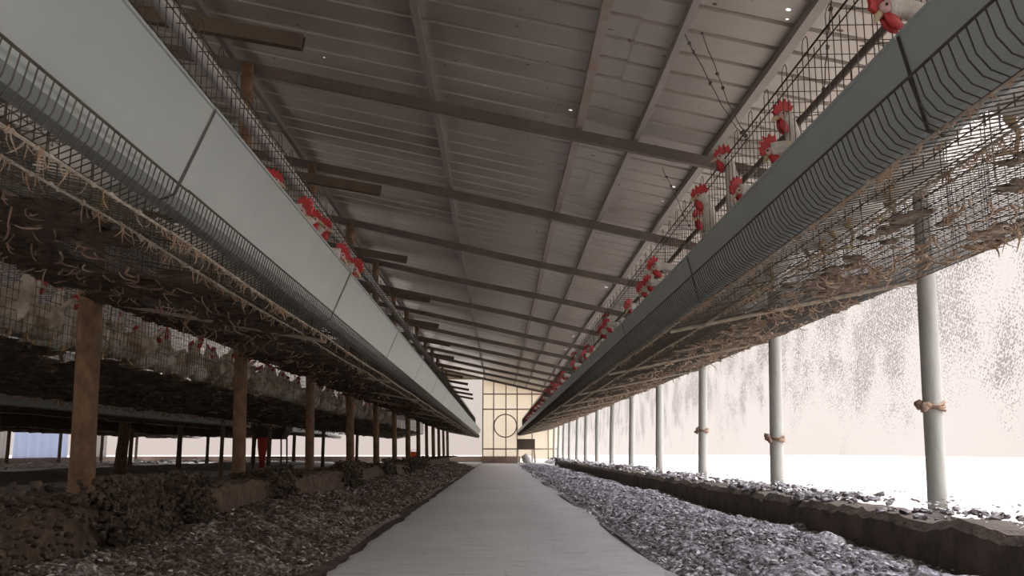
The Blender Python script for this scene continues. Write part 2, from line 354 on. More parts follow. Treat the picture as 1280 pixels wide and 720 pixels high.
# ------------------------------------------------------------------ posts
RX, LXp = 2.085, -1.87
def post(name, x, y, r, top, m, label, cat, group, base=-.03, flare=0., lean=0., sq=False, collar=None, sd=0):
    n = 14; rings = []; hs = np.linspace(base, top, 16)
    for h in hs:
        f = r * (1 + flare * max(0, 1 - (h - base) / .45) ** 1.5)
        rg = []
        for k in range(n):
            a = 2 * math.pi * k / n
            q = f * (1 + .05 * noise.noise((x * 3 + math.cos(a), y + math.sin(a), h * 3)) + (.22 * flare / .4 * max(0, noise.noise((x + 2 * math.cos(a), y + 2 * math.sin(a), h * 6))) if flare else 0))
            rg.append((q * math.cos(a) + lean * (h - base), q * math.sin(a), h))
        rings.append(rg)
    mb = MB(); mb.rings(rings); o = mb.build(name, m, smooth=True); o.location = (x, y, 0); tag(o, label, cat, group)
    if collar:
        mb = MB(); rr = random.Random(sd)
        for q in range(3):
            pts = [((r + .006) * math.cos(a) + lean * collar, (r + .006) * math.sin(a), collar + q * .012 + .01 * math.sin(a * 2 + q) + rr.uniform(-.004, .004)) for a in np.linspace(0, 2 * math.pi, 13)]
            mb.tube(pts, .008, 5, False)
        for q in range(4): mb.clod((-r + rr.uniform(-.03, 0) + lean * collar, rr.uniform(-.04, .02), collar + rr.uniform(-.02, .04)), .022, rnd=rr)
        c = mb.build('rope_tie', M['hangD'], o, True); tag(c, 'brown rope knotted round the post')
    return o
for k in range(13):
    y = 4.45 + 2.55 * k
    post('support_post', RX, y, .045 + .004 * (k % 2), roofz(RX) - .12, M['postR'], 'pale grey round post, %s from the camera along the right netting' % (nth(k + 1) if k else 'nearest'), 'post', 'grey posts along the right netting', .10, 0, .028 + .006 * (k % 3), collar=(.62 if k in (0, 2) else .50 if k == 1 else None), sd=k)
for k in range(13):
    y = 4.27 + 2.55 * k
    post('support_post', LXp, y, .052 - .004 * (k % 3), roofz(LXp) - .12, M['postL'], 'muddy brown round post, %s from the camera under the left cages' % (nth(k + 1) if k else 'nearest and thickest'), 'post', 'brown posts under the left cages', -.03, .28 if k == 0 else .12, -.03)
# posts under the farther left rows
kk = 0
for (x, y, r) in ((-7.3, 13.5, .12), (-6.9, 17.2, .10), (-7.3, 21.5, .055), (-4.3, 14.6, .03), (-8.6, 22, .045), (-4.3, 17.6, .04), (-7.3, 28, .06), (-4.3, 23, .04), (-9.6, 31, .05), (-4.3, 28.5, .045), (-7.3, 33.5, .06)):
    kk += 1
    post('muck_covered_post' if r > .09 else 'thin_post', x, y, r, CH + (.52 if r > .09 else .62), M['muck'], {1: 'thick dark post caked with muck far under the left cages, near the left frame edge', 2: 'thick dark leaning post caked with muck, behind the nearest brown post'}.get(kk, 'thin dark post deep under the left cages, %s from the left frame edge' % nth(kk - 1)), 'post', 'dark posts deep under the left cages', -.03, .25, .05 if kk == 2 else 0)
kk = 0
for y in np.arange(14, 36, 3.1):
    kk += 1
    o = post('wall_post', -13.75, float(y), .05, roofz(-13.75) - .05, M['muck'], 'slim dark post against the bright left side, %s from the camera' % nth(kk), 'post', 'slim posts along the far left side')
# tarps at the left side
for i, (y0, y1, m, lb) in enumerate(((22.3, 24.6, 'tarpG', 'grey sheet hanging along the far left side, nearest'), (25.0, 26.6, 'tarpG', 'grey sheet hanging left of the blue sheet'), (26.9, 30.2, 'tarpB', 'pale blue sheet hanging along the far left side'), (31.4, 33.2, 'tarpG', 'grey sheet hanging right of the blue sheet'))):
    mb = MB(); n = 30; vs = []
    for k in range(n + 1):
        y = y0 + (y1 - y0) * k / n; w = .04 * math.sin(k * 1.3)
        vs += [(-13.86 + w, y, .22), (-13.86 + w * .5, y, 1.7), (-13.88 + w, y, .22), (-13.88 + w * .5, y, 1.7)]
    f = []
    for k in range(n):
        b = 4 * k; f += [(b, b + 4, b + 5, b + 1), (b + 2, b + 3, b + 7, b + 6), (b + 1, b + 5, b + 7, b + 3)]
    mb.add(vs, f); o = mb.build('hanging_sheet', M[m]); tag(o, lb, 'sheet', 'sheets along the far left side')

# ------------------------------------------------------------------ roof frame
def beam_between(mb, a, b, w, h):
    a, b = Vector(a), Vector(b); d = (b - a).normalized(); s = Vector((0, 0, 1)).cross(d).normalized() * (w / 2); u = d.cross(s).normalized() * (h / 2)
    vs = [p + q for p in (a, b) for q in (s + u, -s + u, -s - u, s - u)]
    mb.add(vs, [(0, 1, 2, 3), (7, 6, 5, 4), (0, 4, 5, 1), (1, 5, 6, 2), (2, 6, 7, 3), (3, 7, 4, 0)])
for k in range(13):
    y = 4.37 + 2.55 * (k + 1)
    if y > Z_END: break
    mb = MB(); off = -.125
    pts = [(x, y + .012 * math.sin(x * 2 + k), roofz(x) + off + .010 * math.sin(x * 1.3 + 2 * k)) for x in (-5.9, -4.4, -3, -1.9, -.9, 0, .8, 1.5, 2.2)]
    for a, b in zip(pts[:-1], pts[1:]): beam_between(mb, a, b, .055, .085)
    o = mb.build('roof_rafter', M['rafter']); tag(o, 'dark steel rafter crossing under the roof sheets, %s from the camera' % (nth(k + 1) if k else 'nearest'), 'beam', 'roof rafters')
PUR = [(-2.12, 'steel purlin running over the left cages', 'purlin', .045), (-.53, 'grey purlin along the roof above the left edge of the walkway', 'purlin', .05), (.62, 'rust-stained purlin along the roof above the walkway', 'rusty', .06), (1.07, 'dark purlin between the rusty purlin and the right cages', 'purlin', .045), (1.66, 'pale purlin close above the right cages', 'purlin', .06), (-4, 'steel purlin high over the second cage row', 'purlin', .045)]
for i, (x, lb, m, w) in enumerate(PUR):
    mb = MB(); yy = np.arange(-1.1, Z_END, 1.275)
    pts = [(x + .012 * math.sin(y * .8 + i), y, roofz(x) - .04) for y in yy]
    for a, b in zip(pts[:-1], pts[1:]):
        beam_between(mb, a, b, w, .05)
    o = mb.build('roof_purlin', M[m]); tag(o, lb, 'beam', 'roof purlins')
# stub tubes on the left posts
def tube_rect(mb, a, b, w, h, t):
    a, b = Vector(a), Vector(b); d = (b - a).normalized(); s = Vector((0, 0, 1)).cross(d).normalized(); u = d.cross(s).normalized()
    def ring(p, ww, hh): return [p + s * x * ww / 2 + u * z * hh / 2 for x, z in ((1, 1), (-1, 1), (-1, -1), (1, -1))]
    o1, o2, i1, i2 = ring(a, w, h), ring(b, w, h), ring(a, w - t, h - t), ring(b, w - t, h - t)
    f = []
    for k in range(4):
        j = (k + 1) % 4
        f += [(k, 4 + k, 4 + j, j), (8 + k, 8 + j, 12 + j, 12 + k), (k, j, 8 + j, 8 + k), (4 + k, 12 + k, 12 + j, 4 + j)]
    mb.add(o1 + o2 + i1 + i2, f)
for k in range(13):
    y = 4.16 + 2.55 * k
    mb = MB(); tube_rect(mb, (LXp - .12, y, CH + 2.12), (-.89 + .05 * (k % 2) - .05, y, CH + 1.93), .045, .072, .010)
    o = mb.build('stub_tube', M['stub']); tag(o, 'short rectangular steel tube sticking out over the left cages, %s from the camera' % (nth(k + 1) if k else 'nearest'), 'tube', 'stub tubes on the left posts')
# thin tie wires hanging from the roof
def hang_wire(a, b, lb, sag=.03, n=16):
    mb = MB(); pts = []
    for i in range(n + 1):
        t = i / n; p = Vector(a).lerp(Vector(b), t); p += Vector((.02 * noise.noise((t * 6, a[0], a[1])), .02 * noise.noise((t * 6, a[1], 4)), -sag * math.sin(math.pi * t))); pts.append(p)
    mb.tube(pts, .0035, 4)
    for i in range(6): mb.clod(pts[R.randrange(n)], .012)
    tag(mb.build('tie_wire', M['wirehang']), lb, 'wire', 'tie wires hanging from the roof')
hang_wire((1.08, 5.0, roofz(1.08) - .08), (1.64, 5.8, CH + 2.0), 'thin dirty wire hanging between the two right purlins, longer strand')
hang_wire((1.18, 5.0, roofz(1.18) - .05), (1.64, 5.8, CH + 2.02), 'thin dirty wire hanging between the two right purlins, shorter strand')
hang_wire((1.40, 7.5, roofz(1.4) - .03), (1.75, 8.1, CH + 1.95), 'thin wire hanging by the second rafter near the right cages', .02)
hang_wire((1.62, 4.1, roofz(1.62) - .05), (1.70, 4.6, CH + 1.75), 'thin dirty wire hanging beside the pale purlin at top right', .01)

# ------------------------------------------------------------------ cages
WR = .0017
def make_cage(prof, sp):
    """prof in local coordinates: x away from the aisle (positive), z height above walkway"""
    (xr, zr), (xl, zl), (xb, zb) = prof['rod'], prof['lip'], prof['back']
    xf, zt = prof['front'], prof['top']
    fz = lambda x: zl + (zb - zl) * (x - xl) / (xb - xl)
    root = empty('cage_section')
    W = lambda mb, pts, r=WR, n=3: mb.tube(pts, r, n, False)
    # wire floor (transverse wires with the curled egg lip)
    mb = MB(); n = int(round(L / sp))
    for i in range(n):
        y = (i + .5) * L / n; j = R.uniform(-.003, .003)
        W(mb, [(xr, y, zr), (xr + (xl - xr) * .35, y + j, zr + (zl - zr) * .5), (xl - .004, y + j, zl + .018), (xl + .03, y + j, fz(xl + .03) - .002), (xb, y, zb)])
    for x in np.linspace(xl + .02, xb, prof['nl']):
        W(mb, [(x, 0, fz(x) - .003), (x, L / 2, fz(x) - .003 - R.uniform(0, .006)), (x, L, fz(x) - .003)])
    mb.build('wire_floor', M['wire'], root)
    mb = MB(); mb.tube([(xr, 0, zr), (xr, L, zr)], .003, 5); mb.build('egg_lip_rod', M['wire'], root)
    for x in prof['rods']:
        mb = MB(); pts = [(x, y, fz(x) - .010 - .008 * math.sin(math.pi * y / L)) for y in np.linspace(0, L, 7)]
        mb.tube(pts, .0032, 5)
        rr = random.Random(3)
        for q in range(60): 
            y = rr.random() * L; mb.clod((x + rr.uniform(-.004, .004), y, fz(x) - .012 - .008 * math.sin(math.pi * y / L)), rr.uniform(.003, .006), (1, 1.6, 1), rr)
        mb.build('support_rod', M['dusty'], root)
    # front grille
    mb = MB(); n = 40
    for i in range(n):
        y = (i + .5) * L / n; z1 = zt - .035
        if i % 4 in (1, 2):
            if i % 4 == 1:
                y2 = y + L / n; W(mb, [(xf, y, fz(xf)), (xf, y, zt + .035), (xf, y + .012, zt + .05), (xf, y2 - .012, zt + .05), (xf, y2, zt + .035), (xf, y2, fz(xf))])
        else: W(mb, [(xf, y, fz(xf)), (xf, y, z1 + .02)])
    for z in (zt, zt - .035, zt - .28): W(mb, [(xf + .003, 0, z), (xf + .003, L, z)], WR * 1.5)
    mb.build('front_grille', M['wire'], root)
    # top mesh
    mb = MB()
    for i in range(21): y = (i + .5) * L / 21; W(mb, [(xf, y, zt), (xb, y, zt + .02)])
    for x in np.linspace(xf, xb, 8): W(mb, [(x, 0, zt + .02 * (x - xf)), (x, L, zt + .02 * (x - xf))])
    mb.build('top_mesh', M['wire'], root)
    # back mesh
    mb = MB()
    for i in range(30): y = (i + .5) * L / 30; W(mb, [(xb, y, zb), (xb, y, zt + .02)], prof['rb'])
    for z in np.linspace(zb, zt + .02, 10): W(mb, [(xb, 0, z), (xb, L, z)], prof['rb'])
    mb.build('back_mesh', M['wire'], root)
    # partitions
    for c in range(4):
        mb = MB(); y = c * L / 4 + .01
        for z in (.05, .17, .30, .42): W(mb, [(xf, y, fz(xf) + z), (xb, y, min(zt, fz(xb) + z))])
        for x in np.linspace(xf + .05, xb, 9): W(mb, [(x, y, fz(x)), (x, y, zt)])
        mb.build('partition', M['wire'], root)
    return root

PR = dict(rb=WR, rod=(.75, CH + .673), lip=(.79, CH + .581), back=(2.06, CH + .84), front=.93, top=CH + 1.19, nl=15, rods=(.80, 1.0))
PL = dict(rb=.0021, rod=(.73, CH + .600), lip=(.76, CH + .51), back=(1.83, CH + .70), front=.90, top=CH + 1.235, nl=12, rods=(.765, .885))
cageR = make_cage(PR, .030)
cageL = make_cage(PL, .027)

def make_trough(top, bot, width):
    """profile from aisle side top over the bottom to the cage side"""
    root = empty('feed_trough'); mb = MB()
    (xt, zt), (xb, zb) = top, bot; t = .0035
    out = [(xt - .004, zt - .006), (xt - .006, zt), (xt, zt + .004), (xt + .004, zt)]
    prof = [(xt, zt), (xb, zb), (xb + .03, zb - .012), (xt + width - .03, zb), (xt + width, zt + .03)]
    inn = [(xt + t * 1.5, zt), (xb + t, zb + t), (xb + .03, zb - .012 + t), (xt + width - .03 - t, zb + t), (xt + width - t, zt + .03)]
    loop = prof + inn[::-1]; n = len(loop); g = .004
    vs = [(x, g, z) for x, z in loop] + [(x, L - g, z) for x, z in loop]
    f = [(k, (k + 1) % n, n + (k + 1) % n, n + k) for k in range(n)]
    for i in range(4): f += [(i, n - 1 - i, n - 2 - i, i + 1), (n + i, n + i + 1, n + n - 2 - i, n + n - 1 - i)]
    mb.add(vs, f); mb.build('channel', M['pvc'], root)
    mb = MB(); mb.tube([(xt, g, zt + .001), (xt, L - g, zt + .001)], .005, 6); mb.build('rolled_rim', M['pvc'], root)
    # joint sleeve at the far end
    mb = MB(); s = .0025; l2 = [(x - s, z - s * .4) for x, z in prof]
    vs = [(x, L - .012, z) for x, z in l2] + [(x, L + .0, z) for x, z in l2]; 
    mb.add(vs, [(k, k + 1, 5 + k + 1, 5 + k) for k in range(4)])
    c = mb.build('joint_strip', M['wire'], root); tag(c, 'dark joint strip at the trough end')
    return root
trR = make_trough((.785, CH + .804), (.83, CH + .61), .135)
trL = make_trough((.68, CH + .804), (.765, CH + .594), .20)
for o in (cageR, cageL, trR, trL):
    if o in (cageL, trL): o.rotation_euler = (0, 0, math.pi)

# rows: (proto, trough, facing sign, x offset, first y, dz)
def lay(proto, flip, xo, y0, cnt, dz, lab, cat, group, used, wob=0, keep=None):
    for k in range(cnt):
        y = y0 + k * L
        if y > Z_END - 1.2: break
        o = proto if (proto not in used) else copy_tree(proto, keep=keep)
        used.add(proto)
        rr = random.Random(int(y * 10) + int(xo * 7))
        jz = wob * noise.noise((k * .5, xo, 3.3)); tilt = wob * .9 * (noise.noise(((k + 1) * .5, xo, 3.3)) - noise.noise((k * .5, xo, 3.3))) / L
        if flip: o.location = (xo, y + L, dz + jz); o.rotation_euler = (-tilt, 0, math.pi)
        else: o.location = (xo, y, dz + jz); o.rotation_euler = (tilt, 0, 0)
        tag(o, lab % (nth(k + 1) if k else 'nearest'), cat, group)
used = set()
lay(cageR, False, 0, -.36, 18, 0, 'wire cage section of the right row, %s from the camera', 'cage', 'cage sections of the right row', used, .012)
lay(trR, False, 0, -.36, 18, 0, 'shaded grey feed trough length on the right cages, %s from the camera', 'trough', 'feed trough lengths of the right row', used, .012)
lay(cageL, True, 0, .05, 18, 0, 'wire cage section of the nearest left row, %s from the camera', 'cage', 'cage sections of the nearest left row', used, .006)
lay(trL, True, 0, .05, 18, 0, 'pale green-grey feed trough length on the left cages, %s from the camera', 'trough', 'feed trough lengths of the nearest left row', used, .006)
# farther left rows (some face the other way)
FAR = [(-4.78, False, 2.1, -.04, 'second'), (-5.45, True, 4.1, -.02, 'third'), (-10.3, False, 6.2, -.03, 'fourth'), (-11.0, True, 8.2, -.02, 'fifth')]
for xo, flip, y0, dz, nm in FAR:
    lay(cageL, flip, xo, y0, 17, dz, 'wire cage section of the ' + nm + ' left row, %s from the camera', 'cage', 'cage sections of the ' + nm + ' left row', used, .01, None if nm == 'second' else ('wire_floor', 'front_grille', 'back_mesh', 'support_rod'))
    lay(trL, flip, xo, y0, 17, dz, 'feed trough length on the ' + nm + ' left row, %s from the camera', 'trough', 'feed troughs of the ' + nm + ' left row', used, .01, ('channel',))
# bearers carrying the cages on the posts
for side, fl, x0, x1, y0, nm in ((1, lambda x: CH + .581 + .204 * (x - .79), .84, 2.09, 4.45, 'right'), (-1, lambda x: CH + .51 + .1776 * (x - .76), .80, 1.87, 4.27, 'nearest left')):
    for k in range(13):
        y = y0 + 2.55 * k; mb = MB(); mb.tube([(side * x0, y, fl(x0) - .017), (side * x1, y, fl(x1) - .017)], .009, 6)
        o = mb.build('cage_bearer', M['dusty']); tag(o, 'thin bearer bar crossing under the %s cage row, %s from the camera' % (nm, nth(k + 1) if k else 'nearest'), 'bar', 'bearer bars under the %s cage row' % nm)
# water pipes
for x, z, r, lb in ((-.965, CH + 1.262, .026, 'white water pipe along the top of the left cages'), (1.05, CH + 1.14, .012, 'grey water pipe inside the right cages')):
    mb = MB(); mb.tube([(x + .006 * math.sin(y), y, z + .006 * math.sin(y * 1.7)) for y in np.arange(0, Z_END - 1, 1.0)], r, 8); o = mb.build('water_pipe', M['pipe'] if x < 0 else M['rafter'], smooth=True); tag(o, lb, 'pipe')

# ------------------------------------------------------------------ hens
def make_hen(spine, hd, body_m, name='hen', tail=True):
    """spine: list of (x, z, ry, rz) from rump to skull; hd: head direction (x,z); local x = forward"""
    root = empty(name); n = 14
    mb = MB(); rings = []
    P = [Vector((a, 0, b)) for a, b, _, _ in spine]
    # smooth the spine with catmull-rom
    fine = []
    m = len(P)
    for i in range(m - 1):
        p0, p1, p2, p3 = P[max(i - 1, 0)], P[i], P[i + 1], P[min(i + 2, m - 1)]
        for q in range(4):
            t = q / 4
            c = .5 * ((2 * p1) + (p2 - p0) * t + (2 * p0 - 5 * p1 + 4 * p2 - p3) * t * t + (3 * p1 - p0 - 3 * p2 + p3) * t ** 3)
            tt = t * t * (3 - 2 * t)
            fine.append((c, spine[i][2] * (1 - tt) + spine[i + 1][2] * tt, spine[i][3] * (1 - tt) + spine[i + 1][3] * tt))
    fine.append((P[-1], spine[-1][2], spine[-1][3]))
    for i, (c, ry, rz) in enumerate(fine):
        d = (fine[min(i + 1, len(fine) - 1)][0] - fine[max(i - 1, 0)][0]).normalized()
        u = Vector((-d.z, 0, d.x))
        rings.append([c + Vector((0, 1, 0)) * ry * math.cos(a) * (1 + .03 * math.sin(i * 2 + a * 3)) + u * rz * math.sin(a) for a in [2 * math.pi * k / n for k in range(n)]])
    mb.rings(rings); 
    body = mb.build('body', body_m, root, True)
    H = P[-1]; f = Vector((hd[0], 0, hd[1])).normalized(); u = Vector((-f.z, 0, f.x)); 
    if u.z < 0: u = -u
    Y = Vector((0, 1, 0))
    def pt(a, b, c): return H + (f * a + Y * b + u * c) * 1.22
    # face skin (red) : flattened patch around the eye
    for s in (-1, 1):
        mb = MB(); rg = []
        for q, (rr_, off) in enumerate(((.001, .0165), (.009, .0155), (.013, .011), (.014, .004))):
            rg.append([pt(.008 + rr_ * math.cos(a), s * off, .0 + rr_ * .85 * math.sin(a)) for a in np.linspace(0, 2 * math.pi, 9)[:-1]])
        mb.rings(rg); c = mb.build('face_patch', M['face'], root, True)
        mb = MB(); mb.clod(pt(.010, s * .0165, .003), .0042, k=0); mb.build('eye', M['eye'], root, True)
        mb = MB(); mb.rings([[pt(-.014 + q * .007 * math.cos(a), s * (.012 + off), -.007 + q * .011 * math.sin(a)) for a in np.linspace(0, 2 * math.pi, 9)[:-1]] for q, off in ((1, 0), (.8, .004), (.2, .006))]); mb.build('ear_lobe', M['lobe'], root, True)
    # beak
    mb = MB(); rg = []
    for a_, r1, r2, dz in ((.016, .0085, .009, 0), (.028, .006, .007, -.001), (.038, .003, .004, -.004), (.045, .0008, .001, -.009)):
        rg.append([pt(a_, r1 * math.cos(a), dz - .002 + r2 * math.sin(a)) for a in np.linspace(0, 2 * math.pi, 9)[:-1]])
    mb.rings(rg); mb.build('beak', M['beak'], root, True)
    # comb : serrated blade flopping to one side
    prof = [(.030, .004), (.034, .020), (.026, .026), (.022, .040), (.014, .032), (.006, .052), (-.002, .038), (-.012, .054), (-.018, .038), (-.030, .046), (-.032, .028), (-.042, .026), (-.030, .010), (-.01, .012), (.01, .014)]
    mb = MB(); k = len(prof)
    for s, th in ((1, .0045), (-1, .0045)):
        pass
    prof = [(a * .9, .004 + (c - .004) * .82) for a, c in prof]; vs = [pt(a, .0045 + .010 * max(0, c - .02) / .03, c) for a, c in prof] + [pt(a, -.0045 + .010 * max(0, c - .02) / .03, c) for a, c in prof]
    mb.add(vs, [tuple(range(k)), tuple(range(2 * k - 1, k - 1, -1))] + [(i, k + i, k + (i + 1) % k, (i + 1) % k) for i in range(k)])
    mb.build('comb', M['comb'], root)
    for s in (-1, 1):
        mb = MB(); rg = []
        for c, ra, rb in ((-.008, .006, .003), (-.018, .011, .005), (-.030, .014, .006), (-.042, .011, .005), (-.050, .003, .002)):
            rg.append([pt(.016 + ra * math.cos(a) + c * .1, s * .007 + rb * math.sin(a), c) for a in np.linspace(0, 2 * math.pi, 9)[:-1]])
        mb.rings(rg); mb.build('wattle', M['comb'], root, True)
    # tail fan
    b0 = P[0]
    mb = MB()
    for i in range(7):
        a = (i - 3) * .16; ln = .11 - .006 * abs(i - 3)
        base = b0 + Vector((.03, 0, .02)); d = Vector((-math.cos(a) * .75, math.sin(a) * .6, .62)).normalized(); sd = d.cross(Vector((0, .2, 1))).normalized()
        vs = [base - sd * .012, base + sd * .012, base + d * ln * .6 + sd * .02, base + d * ln + sd * .006, base + d * ln - sd * .006, base + d * ln * .6 - sd * .02]
        up = Vector((.004, 0, .004)); mb.add([v + up for v in vs] + [v - up for v in vs], [(0, 1, 2, 3, 4, 5), (11, 10, 9, 8, 7, 6)] + [(j, 6 + j, 6 + (j + 1) % 6, (j + 1) % 6) for j in range(6)])
    mb.build('tail', body_m, root)
    # wings
    bc = P[2]
    for s in (-1, 1):
        mb = MB(); rg = []
        for q, (a_, ra, off) in enumerate(((.09, .012, .062), (.05, .05, .078), (-.01, .058, .083), (-.07, .045, .074), (-.13, .018, .05), (-.16, .004, .035))):
            rg.append([(bc.x + a_, s * (off + .008 * math.cos(a)), bc.z + .012 - .1 * (.09 - a_) * .3 + ra * math.sin(a)) for a in np.linspace(0, 2 * math.pi, 11)[:-1]])
        mb.rings(rg); mb.build('wing', body_m, root, True)
    # legs
    for s in (-1, 1):
        mb = MB(); x0 = bc.x + .01
        mb.tube([(x0, s * .045, .115), (x0 + .012, s * .045, .085), (x0 - .012, s * .045, .055), (x0 + .002, s * .045, .006)], [.02, .013, .006, .0055], 7)
        for a in (-.5, 0, .5, math.pi):
            ln = .045 if a != math.pi else .02
            mb.tube([(x0 + .002, s * .045, .007), (x0 + .002 + ln * .6 * math.cos(a), s * .045 + ln * .6 * math.sin(a), .008), (x0 + .002 + ln * math.cos(a), s * .045 + ln * math.sin(a), .001)], [.005, .0042, .002], 5)
        mb.build('leg', M['leg'], root, True)
    return root
# spine rows: x, z, half width, half height
hen_feed = make_hen([(-.20, .20, .012, .015), (-.15, .19, .06, .06), (-.05, .165, .085, .085), (.05, .17, .075, .08), (.12, .21, .045, .05), (.19, .265, .027, .03), (.26, .295, .020, .022), (.315, .292, .024, .026)], (.72, -.70), M['hen'])
hen_look = make_hen([(-.20, .19, .012, .015), (-.15, .18, .06, .06), (-.05, .16, .085, .085), (.05, .18, .075, .08), (.09, .26, .045, .048), (.115, .34, .030, .030), (.135, .42, .021, .022), (.16, .452, .024, .026)], (.95, -.25), M['hen'])
hen_tall = make_hen([(-.20, .22, .012, .015), (-.15, .21, .06, .06), (-.05, .20, .085, .085), (.04, .25, .072, .078), (.075, .34, .040, .044), (.09, .44, .027, .028), (.10, .53, .021, .022), (.125, .562, .024, .026)], (.98, -.15), M['hen'])
hen_soil = make_hen([(-.20, .22, .012, .015), (-.15, .20, .065, .07), (-.05, .18, .09, .10), (.05, .19, .085, .095), (.10, .25, .050, .055), (.125, .31, .034, .032), (.14, .36, .022, .022), (.165, .382, .024, .026)], (.9, -.4), M['henD'])
SMALL = ('body', 'comb', 'wattle', 'tail', 'wing', 'leg')
hused = set()
flR = lambda x: CH + .581 + (.84 - .581) * (x - .79) / (2.06 - .79)
flL = lambda x: CH + .51 + (.70 - .51) * (x - .76) / (1.83 - .76)
def put_hen(proto, x, y, z, rz, label, group, sc=1., small=False, tilt=0, roll=0):
    o = proto if proto not in hused else copy_tree(proto, keep=SMALL if small else None)
    hused.add(proto)
    o.location = (x, y, z); o.rotation_euler = (roll, tilt, rz); o.scale = (sc,) * 3
    tag(o, label, 'hen', group)
    return o
PI = math.pi
# right row: heads reaching over the trough
right = [(hen_feed, 1.14, 1.92, PI + .25, 'white hen with red comb and wattle leaning over the right trough, nearest of all', 1.0),
         (hen_feed, 1.12, 2.62, PI - .4, 'white hen lowering its red head into the right trough below the top corner', .93),
         (hen_look, 1.10, 2.95, PI + .3, 'white hen looking out high behind the right front bars', 1.),
         (hen_tall, 1.05, 3.62, PI - .25, 'white hen stretching its head above the right cage top', 1.0),
         (hen_feed, 1.12, 3.25, PI + .35, 'white hen with comb at the right trough edge under the stretching hen', .9),
         (hen_look, 1.07, 3.95, PI - .1, 'white hen with raised red comb beside the stretching hen', 1.06)]
for p, x, y, a, lb, sc in right:
    put_hen(p, x, y, flR(x) + .003, a, lb, 'hens in the right cage row', sc)
y = 4.35; k = 7
rr = random.Random(5)
while y < 33.5 and k < 80:
    p = rr.choices([hen_feed, hen_look, hen_tall], [.5, .35, .15])[0]
    x = {hen_feed: 1.13, hen_look: 1.08, hen_tall: 1.06}[p] + rr.uniform(-.02, .05)
    if rr.random() < .3: x += .35
    put_hen(p, x, y, flR(x) + .003, PI + rr.uniform(-.5, .5), 'white hen with red comb in the right cages, %s nearest' % nth(k), 'hens in the right cage row', rr.uniform(.92, 1.04), y > 9)
    k += 1; y += rr.uniform(.24, .46) * (1.0 if y < 20 else .9)
# left row
left = [(hen_look, .99, 3.28, .2, 'white hen whose red comb shows highest over the left trough', .96),
        (hen_feed, 1.05, 2.45, .5, 'white hen whose comb tip just shows over the left trough rim, nearest', .98),
        (hen_feed, 1.04, 3.42, -.35, 'white hen with head low over the left trough rim, first of the cluster', 1.06),
        (hen_look, .99, 3.98, .1, 'white hen with full red comb in the middle of the left cluster', 1.02),
        (hen_look, .98, 4.22, -.2, 'white hen with small red comb at the back of the left cluster', 1.04),
        (hen_feed, 1.04, 3.98, .3, 'white hen bending over the left trough rim below the middle one', 1.07),
        (hen_feed, 1.04, 4.45, -.1, 'white hen with wattle over the left trough rim, farther pair', 1.07),
        (hen_look, .98, 4.85, .25, 'white hen looking out behind the farther pair on the left', 1.0)]
for p, x, y, a, lb, sc in left:
    put_hen(p, -x, y, flL(x) + .003, a, lb, 'hens in the nearest left cage row', sc)
y = 5.6; k = 9
while y < 30:
    x = rr.uniform(1.14, 1.45); p = rr.choice([hen_feed, hen_look])
    put_hen(p, -x, y, flL(x) + .003, rr.uniform(-2.5, 2.5), 'white hen standing in the nearest left cages, %s nearest' % nth(k), 'hens in the nearest left cage row', rr.uniform(.85, .95), y > 9)
    k += 1; y += rr.uniform(.9, 1.6)
# second row seen from behind: soiled hens against the mesh
y = 4.9; k = 1
while y < 27:
    xr = rr.uniform(.14, .26); x = -2.95 - xr
    fl = flL(1.83 - xr) - .04
    p = hen_soil if rr.random() < .8 else hen_look
    put_hen(p, x, y, fl + .003, rr.choice([0, PI / 2, -PI / 2, PI]) + rr.uniform(-.5, .5), 'soiled white hen behind the mesh of the second left row, %s nearest' % nth(k), 'hens in the second left cage row', rr.uniform(1.16, 1.32) if p is hen_soil else .95, y > 12)
    k += 1; y += rr.uniform(.17, .24)

# ------------------------------------------------------------------ litter, muck, feathers
def litter(name, x0, x1, hfun, m, label, sd, yst=.9, dens=.0065, nx=64):
    mb = MB(); ys = []; y = yst
    while y < 26.5: ys.append(y); y += max(.012, y * dens)
    vs = []
    for y in ys:
        for i in range(nx + 1):
            t = i / nx; x = x0 + (x1 - x0) * t
            e = min(1, t * 7) * (1 if t < 1 else 1)
            fr = noise.fractal((x * 9, y * 9, sd), .8, 2.1, 4); f2 = noise.noise((x * 40, y * 40, sd))
            z = hfun(t, y) + e * (.020 * fr + .009 * f2 + .050 * max(0, noise.noise((x * 3.6, y * 3.6, sd + 4))) + .02 * noise.noise((x * 11, y * 11, sd + 9)))
            vs.append((x, y, z - .012 * (1 - e)))
    w = nx + 1
    f = [(j * w + i, j * w + i + 1, (j + 1) * w + i + 1, (j + 1) * w + i) for j in range(len(ys) - 1) for i in range(nx)]
    if x1 < x0: f = [tuple(reversed(q)) for q in f]
    mb.add(vs, f); o = mb.build(name, m); tag(o, label, 'litter', kind='stuff'); return o
hR = lambda t, y: .012 + .035 * math.sin(math.pi * min(1, t * 1.05)) + .012 * math.sin(y * 1.7)
hL = lambda t, y: -.01 + .125 * min(1, t * 1.25) ** 1.2 + .02 * math.sin(y * 1.3 + 1)
litter('manure_litter', .59, 1.56, hR, M['litR'], 'grey lumpy manure litter between the walkway and right kerb', 3)
litter('manure_litter', -.66, -1.34, hL, M['litL'], 'dark brown lumpy manure litter between the walkway and left kerb', 8)
